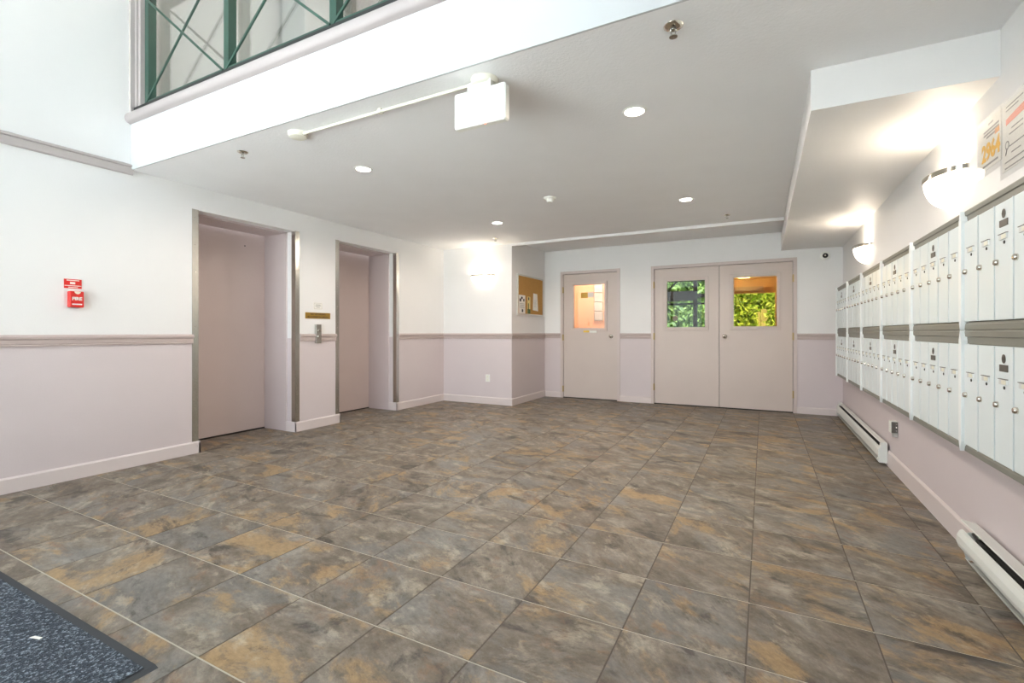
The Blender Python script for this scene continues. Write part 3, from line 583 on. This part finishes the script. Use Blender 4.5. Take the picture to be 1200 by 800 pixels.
# fire alarm
r = thing('fire_alarm_plate', 'red instruction plate above the fire pull station', 'sign', (L, 1.617, 1.408))
obj('plate', MB().box(L+.0005, L+.003, 1.566, 1.668, 1.41, 1.478), 'red', r)
obj('printed_lines', MB().box(L+.003, L+.0035, 1.580, 1.654, 1.466, 1.472).box(L+.003, L+.0035, 1.60, 1.63, 1.441, 1.457).box(L+.003, L+.0035, 1.568, 1.666, 1.427, 1.432).box(L+.003, L+.0035, 1.590, 1.646, 1.416, 1.42), 'lettering', r)
r = thing('fire_pull_station', 'red fire alarm pull station marked FIRE on the left wall', 'fire alarm', (L, 1.625, 1.27))
obj('housing', MB().box(L+.0005, L+.045, 1.584, 1.667, 1.27, 1.388, .004), 'red', r)
obj('pull_handle', MB().prism([(1.607, 1.386), (1.612, 1.374), (1.622, 1.367), (1.634, 1.367), (1.643, 1.374), (1.648, 1.386)], 'x', L+.045, L+.05), 'chrome', r)
text('lettering', 'FIRE', .032, 'lettering', r, (L+.0462, 1.6255, 1.332), (0, 1, 0), (0, 0, 1), .0006, bold=.0012)
obj('printed_line', MB().box(L+.045, L+.0456, 1.597, 1.655, 1.288, 1.297), 'lettering', r)

# outlet, wall speaker, faint wall plate
r = thing('wall_outlet', 'white duplex outlet low on the sconce wall', 'outlet', (-3.70, S, .333))
obj('cover_plate', MB().box(-3.738, -3.662, S-.006, S-.0005, .335, .445, .002), 'plastic', r)
for z in (.367, .413): obj('socket', MB().box(-3.716, -3.684, S-.0075, S-.005, z-.014, z+.014).box(-3.709, -3.706, S-.008, S-.007, z-.005, z+.006).box(-3.694, -3.691, S-.008, S-.007, z-.005, z+.006), 'ivory', r)
r = thing('dome_camera', 'small round black and white wall camera above the double door', 'camera', (.715, B, 2.04))
obj('base_ring', MB().lathe([(.03, -.02), (.045, -.018), (.056, -.01), (.058, -.001), (.0, -.001)], (.715, B, 2.088), 'y', 32), 'plastic', r, True)
d_ = obj('dome', MB().lathe([(0, -.042), (.014, -.040), (.026, -.032), (.032, -.02)], (.715, B, 2.088), 'y', 28), 'black', r, True); obj('lens', MB().lathe([(0, -.047), (.009, -.046), (.012, -.04)], (.713, B, 2.088), 'y', 16), 'chrome', d_, True)

# pin board and its papers
r = thing('pin_board', 'cork pin board in an aluminium frame on the side wall', 'notice board', (A, 6.88, 1.35))
yl, yr_, zb, zt = 6.409, 7.351, 1.35, 1.97
obj('cork_panel', MB().box(A+.001, A+.014, yl+.01, yr_-.01, zb+.01, zt-.01), 'cork', r)
for y0, y1, z0, z1 in ((yl, yl+.022, zb, zt), (yr_-.022, yr_, zb, zt), (yl+.022, yr_-.022, zt-.022, zt), (yl+.022, yr_-.022, zb, zb+.022)): obj('frame_strip', MB().box(A+.0005, A+.022, y0, y1, z0, z1), 'alu', r)
r = thing('flyer', 'white flyer with dark pictures at the left of the pin board', 'paper', (A+.015, 6.56, 1.375))
obj('sheet', MB().box(A+.0145, A+.0155, 6.455, 6.67, 1.375, 1.655), 'paper', r)
obj('printed_picture', MB().box(A+.0155, A+.016, 6.475, 6.53, 1.555, 1.60).box(A+.0155, A+.016, 6.53, 6.58, 1.595, 1.63).box(A+.0155, A+.016, 6.55, 6.60, 1.395, 1.44).box(A+.0155, A+.016, 6.60, 6.64, 1.56, 1.60), 'ink', r); obj('printed_lines', MB().box(A+.0155, A+.016, 6.48, 6.64, 1.52, 1.525).box(A+.0155, A+.016, 6.48, 6.64, 1.50, 1.505).box(A+.0155, A+.016, 6.48, 6.62, 1.48, 1.485).box(A+.0155, A+.016, 6.48, 6.64, 1.46, 1.465), 'inkgrey', r)
r = thing('leaflet', 'narrow green and cream leaflet in the middle of the pin board', 'paper', (A+.015, 6.80, 1.375))
obj('sheet', MB().box(A+.0145, A+.0155, 6.748, 6.855, 1.375, 1.645), 'pyellow', r)
obj('printed_picture', MB().box(A+.0155, A+.016, 6.75, 6.853, 1.377, 1.45).box(A+.0155, A+.016, 6.77, 6.80, 1.45, 1.54), 'pgreen', r); obj('printed_heading', MB().box(A+.0155, A+.016, 6.775, 6.815, 1.59, 1.635), 'ink', r)
r = thing('letter_sheet', 'white letter pinned on the right half of the pin board', 'paper', (A+.015, 7.04, 1.43))
obj('sheet', MB().prism([(6.965, 1.711), (7.115, 1.706), (7.150, 1.428), (6.945, 1.440)], 'x', A+.0145, A+.0155), 'paper', r)
m_ = MB()
for k in range(7): m_.box(A+.0155, A+.016, 6.99, 7.10-.02*(k % 3), 1.60-.018*k, 1.603-.018*k)
obj('printed_lines', m_, 'inkgrey', r)

# papers in plastic sleeves above the near mailboxes
def rsheet(name, label, y0, y1, z0, z1):
    r = thing(name, label, 'paper', (R, (y0+y1)/2, z0), 'papers hung in plastic sleeves')
    obj('sheet', MB().box(R-.003, R-.0015, y0, y1, z0+.03, z1-.015), 'paper', r); obj('plastic_sleeve', MB().box(R-.0075, R-.007, y0-.012, y1+.008, z0, z1), 'sleeve', r); return r
r = rsheet('price_notice', 'notice in a plastic sleeve with big yellow digits 2964', 2.795, 3.035, 1.80, 2.065)
text('yellow_digits', '2964', .105, 'yellow', r, (R-.0035, 2.905, 1.905), (0, -1, 0), (0, 0, 1), .0004, sx=.93, bold=.004)
m_ = MB()
for z, a, b in ((2.03, 2.88, 2.93), (2.005, 2.82, 2.98), (1.99, 2.82, 2.98), (1.975, 2.84, 2.95), (1.85, 2.83, 2.99)): m_.box(R-.0038, R-.003, a, b, z-.005, z+.004)
obj('printed_lines', m_, 'inkgrey', r); obj('orange_mark', MB().box(R-.0038, R-.003, 2.815, 2.86, 1.962, 1.985), 'orange', r)
r = rsheet('diagram_notice', 'notice in a plastic sleeve with a red band, at the right edge', 2.50, 2.785, 1.735, 2.06)
obj('red_band', MB().prism([(2.52, 2.00), (2.52, 1.965), (2.75, 1.955), (2.75, 1.98)], 'x', R-.0038, R-.003), 'redink', r)
m_ = MB()
for z, a, b in ((2.03, 2.60, 2.75), (2.015, 2.64, 2.75), (1.93, 2.6, 2.70), (1.91, 2.6, 2.72), (1.86, 2.56, 2.72), (1.83, 2.62, 2.70), (1.80, 2.53, 2.76), (1.775, 2.53, 2.76)): m_.box(R-.0038, R-.003, a, b, z-.003, z+.002)
for y in (2.74, 2.555): m_.lathe([(.013, -.0038), (.018, -.0038), (.018, -.003), (.013, -.003)], (R, y, 1.87), 'x', 14).bar((R-.0034, y, 1.855), (R-.0034, y+.012, 1.83), .003, .003)
obj('printed_lines', m_, 'inkgrey', r)

# floor mat
mx0, mx1, my0, my1 = -4.15, -1.735, -.75, .838
r = thing('door_mat', 'speckled blue-grey entrance mat with a dark rubber edge', 'mat', ((mx0+mx1)/2, (my0+my1)/2, .0005))
obj('rubber_edge', MB().prism([(mx0, .0005), (mx1, .0005), (mx1-.02, .006), (mx0+.02, .006)], 'y', my0, my1), 'rubber', r)
mp = MB(); nx, ny = 150, 100
rr = random.Random(3)
vs = [(mx0+.028+(mx1-mx0-.056)*i/nx, my0+.028+(my1-my0-.056)*j/ny, .0072+rr.random()*.0035) for j in range(ny+1) for i in range(nx+1)]
mp.add(vs, [(j*(nx+1)+i, j*(nx+1)+i+1, (j+1)*(nx+1)+i+1, (j+1)*(nx+1)+i) for j in range(ny) for i in range(nx)])
obj('carpet_pile', mp, 'carpet', r)

tag(obj('paper_scrap', MB().prism([(-2.29, .70), (-2.245, .712), (-2.25, .722), (-2.285, .712)], 'z', .0112, .0125), 'paper'), 'tiny scrap of pale paper lying on the entrance mat', 'scrap')
# green railing on the upper floor
r = thing('balcony_railing', 'green steel railing with crossed braces above the fascia', 'railing', (-1.8, FY+.04, 2.85))
px = [-4.355, -3.310, -2.265, -1.220, -.175, .85]; yr = FY+.05
for x in px: obj('post', MB().box(x-.027, x+.027, yr-.012, yr+.045, 2.85, 3.80), 'green', r)
obj('bottom_rail', MB().box(px[0], px[-1], yr-.02, yr+.02, 2.893, 2.922), 'green', r); obj('top_rail', MB().box(px[0], px[-1], yr-.03, yr+.03, 3.77, 3.81), 'green', r)
for a, b in zip(px, px[1:]):
    obj('brace', MB().bar((a, yr-.02, 2.90), (b, yr-.02, 3.75), .016, .010, (0, 1, 0)), 'green', r); obj('brace', MB().bar((a, yr-.035, 3.75), (b, yr-.035, 2.90), .016, .010, (0, 1, 0)), 'green', r)
# unseen fill light added for the upper landing
l = bpy.data.lights.new('landing_fill', 'AREA'); l.energy = 30; l.size = .6; l.color = (1, .9, .8); o = bpy.data.objects.new('landing_fill', l); COL.objects.link(o); o.location = (-2, 3.0, TOP-.06)

# added fill light and glass blocks in the peach room
l = bpy.data.lights.new('room_fill', 'POINT'); l.energy = 11; l.color = (1, .82, .66); l.shadow_soft_size = .1; o = bpy.data.objects.new('room_fill', l); COL.objects.link(o); o.location = (-2.6, 8.3, 2.2)
r = thing('glass_block_panel', 'patterned glass block strip seen through the single door', 'window', (-2.82, 8.99, 1.3))
for k in range(4):
    obj('glass_block', MB().box(-2.905, -2.735, 8.93, 8.995, 1.31+k*.18, 1.48+k*.18, .01), 'block', r)

def added_fixture(x, y, z, label):  # invented fixtures for lights whose sources are out of view
    r = thing('added_ceiling_lamp', label, 'ceiling light', (x, y, z-.05)); obj('housing', MB().lathe([(0, 0), (.13, 0), (.13, -.02), (.11, -.03)], (x, y, z), 'z', 24), 'plastic', r, True); obj('diffuser', MB().lathe([(.11, -.03), (.08, -.045), (0, -.05)], (x, y, z), 'z', 24), 'bowl', r, True)
added_fixture(-2.6, 8.3, 2.4, 'added round ceiling lamp of the peach room'); added_fixture(-2, 3.0, TOP, 'added round ceiling lamp of the upper landing'); added_fixture(-.3, 9.1, 2.06, 'added round lamp under the porch canopy')
# porch and garden beyond the double door
r = thing('timber_porch', 'dark timber post and beam porch seen through the left leaf', 'porch', (-1.4, 9.3, -.09))
obj('post', MB().box(-1.135, -1.07, 9.26, 9.34, -.09, 2.5), 'timber', r); obj('beam', MB().box(-2.6, -1.09, 9.22, 9.36, 1.665, 1.84), 'timber', r); obj('side_beam', MB().box(-1.07, -.72, 9.27, 9.33, 1.72, 1.785), 'timber', r)
obj('rail', MB().box(-2.6, -.72, 9.29, 9.32, 1.592, 1.62), 'timber', r); obj('brace', MB().bar((-1.62, 9.3, 1.83), (-1.2, 9.3, 2.25), .03, .03), 'timber', r); obj('top_beam', MB().box(-2.6, -.72, 9.27, 9.34, 2.02, 2.1), 'timber', r)
obj('round_plaque', MB().lathe([(0, -.02), (.045, -.018), (.05, 0)], (-1.452, 9.29, 1.342), 'y', 20), 'woodd', r)
r = thing('porch_canopy', 'warm lit timber canopy seen through the right leaf', 'canopy', (0, 8.8, -.09))
obj('ceiling_board', MB().box(-.70, .9, B+.12, 10.0, 2.06, 2.2), 'wood', r); obj('cross_beam', MB().box(-.68, .0, 9.55, 9.65, 1.83, 1.90), 'woodd', r); obj('head_board', MB().box(-.68, .3, 9.8, 9.86, 1.80, 2.06), 'wood', r)
obj('side_trim', MB().box(.185, .24, 9.5, 9.9, -.09, 2.06), 'wood', r); obj('side_wall', MB().box(.24, .4, B+.12, 9.9, -.09, 2.06), 'woodd', r); obj('divider', MB().box(-.74, -.68, B+.12, 9.2, -.09, 2.2), 'woodd', r)
l = bpy.data.lights.new('porch_lamp', 'POINT'); l.energy = 22; l.color = (1, .86, .66); l.shadow_soft_size = .05; o = bpy.data.objects.new('porch_lamp', l); COL.objects.link(o); o.location = (-.3, 9.1, 1.9)
r = thing('garden_fence', 'pale cedar fence seen low through the right leaf', 'fence', (0, 12.0, -.09))
for k in range(14): obj('board', MB().box(-.95+k*.15, -.81+k*.15, 12.0, 12.03, -.09, 1.6-.03*(k % 3)), 'fence', r)
tag(obj('neighbour_house', MB().box(-6, 3, 17, 20, -.09, 5).prism([(16.7, 5), (20.3, 5), (18.5, 6.2)], 'x', -6.2, 3.2), 'siding'), 'pale neighbouring house behind the garden trees', 'house')
def shrub(name, c, rx, ry, z0, z1, nleaf, m, label, seed, droop=.5, size=.05):
    rg = random.Random(seed); r = thing(name, label, 'shrub', (c[0], c[1], -.09), 'garden shrubs behind the far doors'); b = MB()
    for _ in range(nleaf):
        a = rg.random()*6.283; u = rg.random()**.5; z = z0+(z1-z0)*rg.random(); tp = 1-.5*(z-z0)/(z1-z0)
        p = Vector((c[0]+rx*u*tp*math.cos(a), c[1]+ry*u*tp*math.sin(a), z)); d = Vector((rg.uniform(-1, 1), rg.uniform(-1, 1), rg.uniform(-1, 1)-droop)).normalized(); s_ = size*rg.uniform(.6, 1.5)
        w = d.orthogonal().normalized()*s_*.3; b.add([p-w*.2, p+d*s_*.5+w, p+d*s_*1.2, p+d*s_*.5-w], [(0, 1, 2, 3)])
    obj('foliage', b, m, r); obj('stem', MB().lathe([(.05, -.09), (.04, z0+.5*(z1-z0)), (.01, z1-.1)], (c[0], c[1], 0), 'z', 8), 'bark', r)
shrub('conifer', (-1.95, 11.2), .42, .4, .2, 2.3, 5000, 'fol1', 'drooping conifer at the left of the left door glass', 1, 1.2, .11)
shrub('conifer', (-1.15, 11.2), .3, .4, .2, 2.1, 5000, 'fol1', 'drooping conifer behind the porch post', 2, 1.2, .11)
shrub('conifer', (-1.6, 13.0), .7, .5, .2, 2.6, 7000, 'fol1', 'farther conifer between the two near ones', 5, 1.2, .12)
shrub('bamboo', (-.38, 11.4), .26, .3, .9, 2.6, 2600, 'fol2', 'yellow-green bamboo before the fence, left clump', 3, .3, .10)
shrub('bamboo', (.32, 11.4), .26, .3, .9, 2.6, 2600, 'fol2', 'yellow-green bamboo before the fence, right clump', 4, .3, .10)
shrub('bamboo', (0, 12.9), .6, .4, .9, 3.0, 7000, 'fol2', 'tall yellow-green bamboo behind the fence', 6, .3, .12)
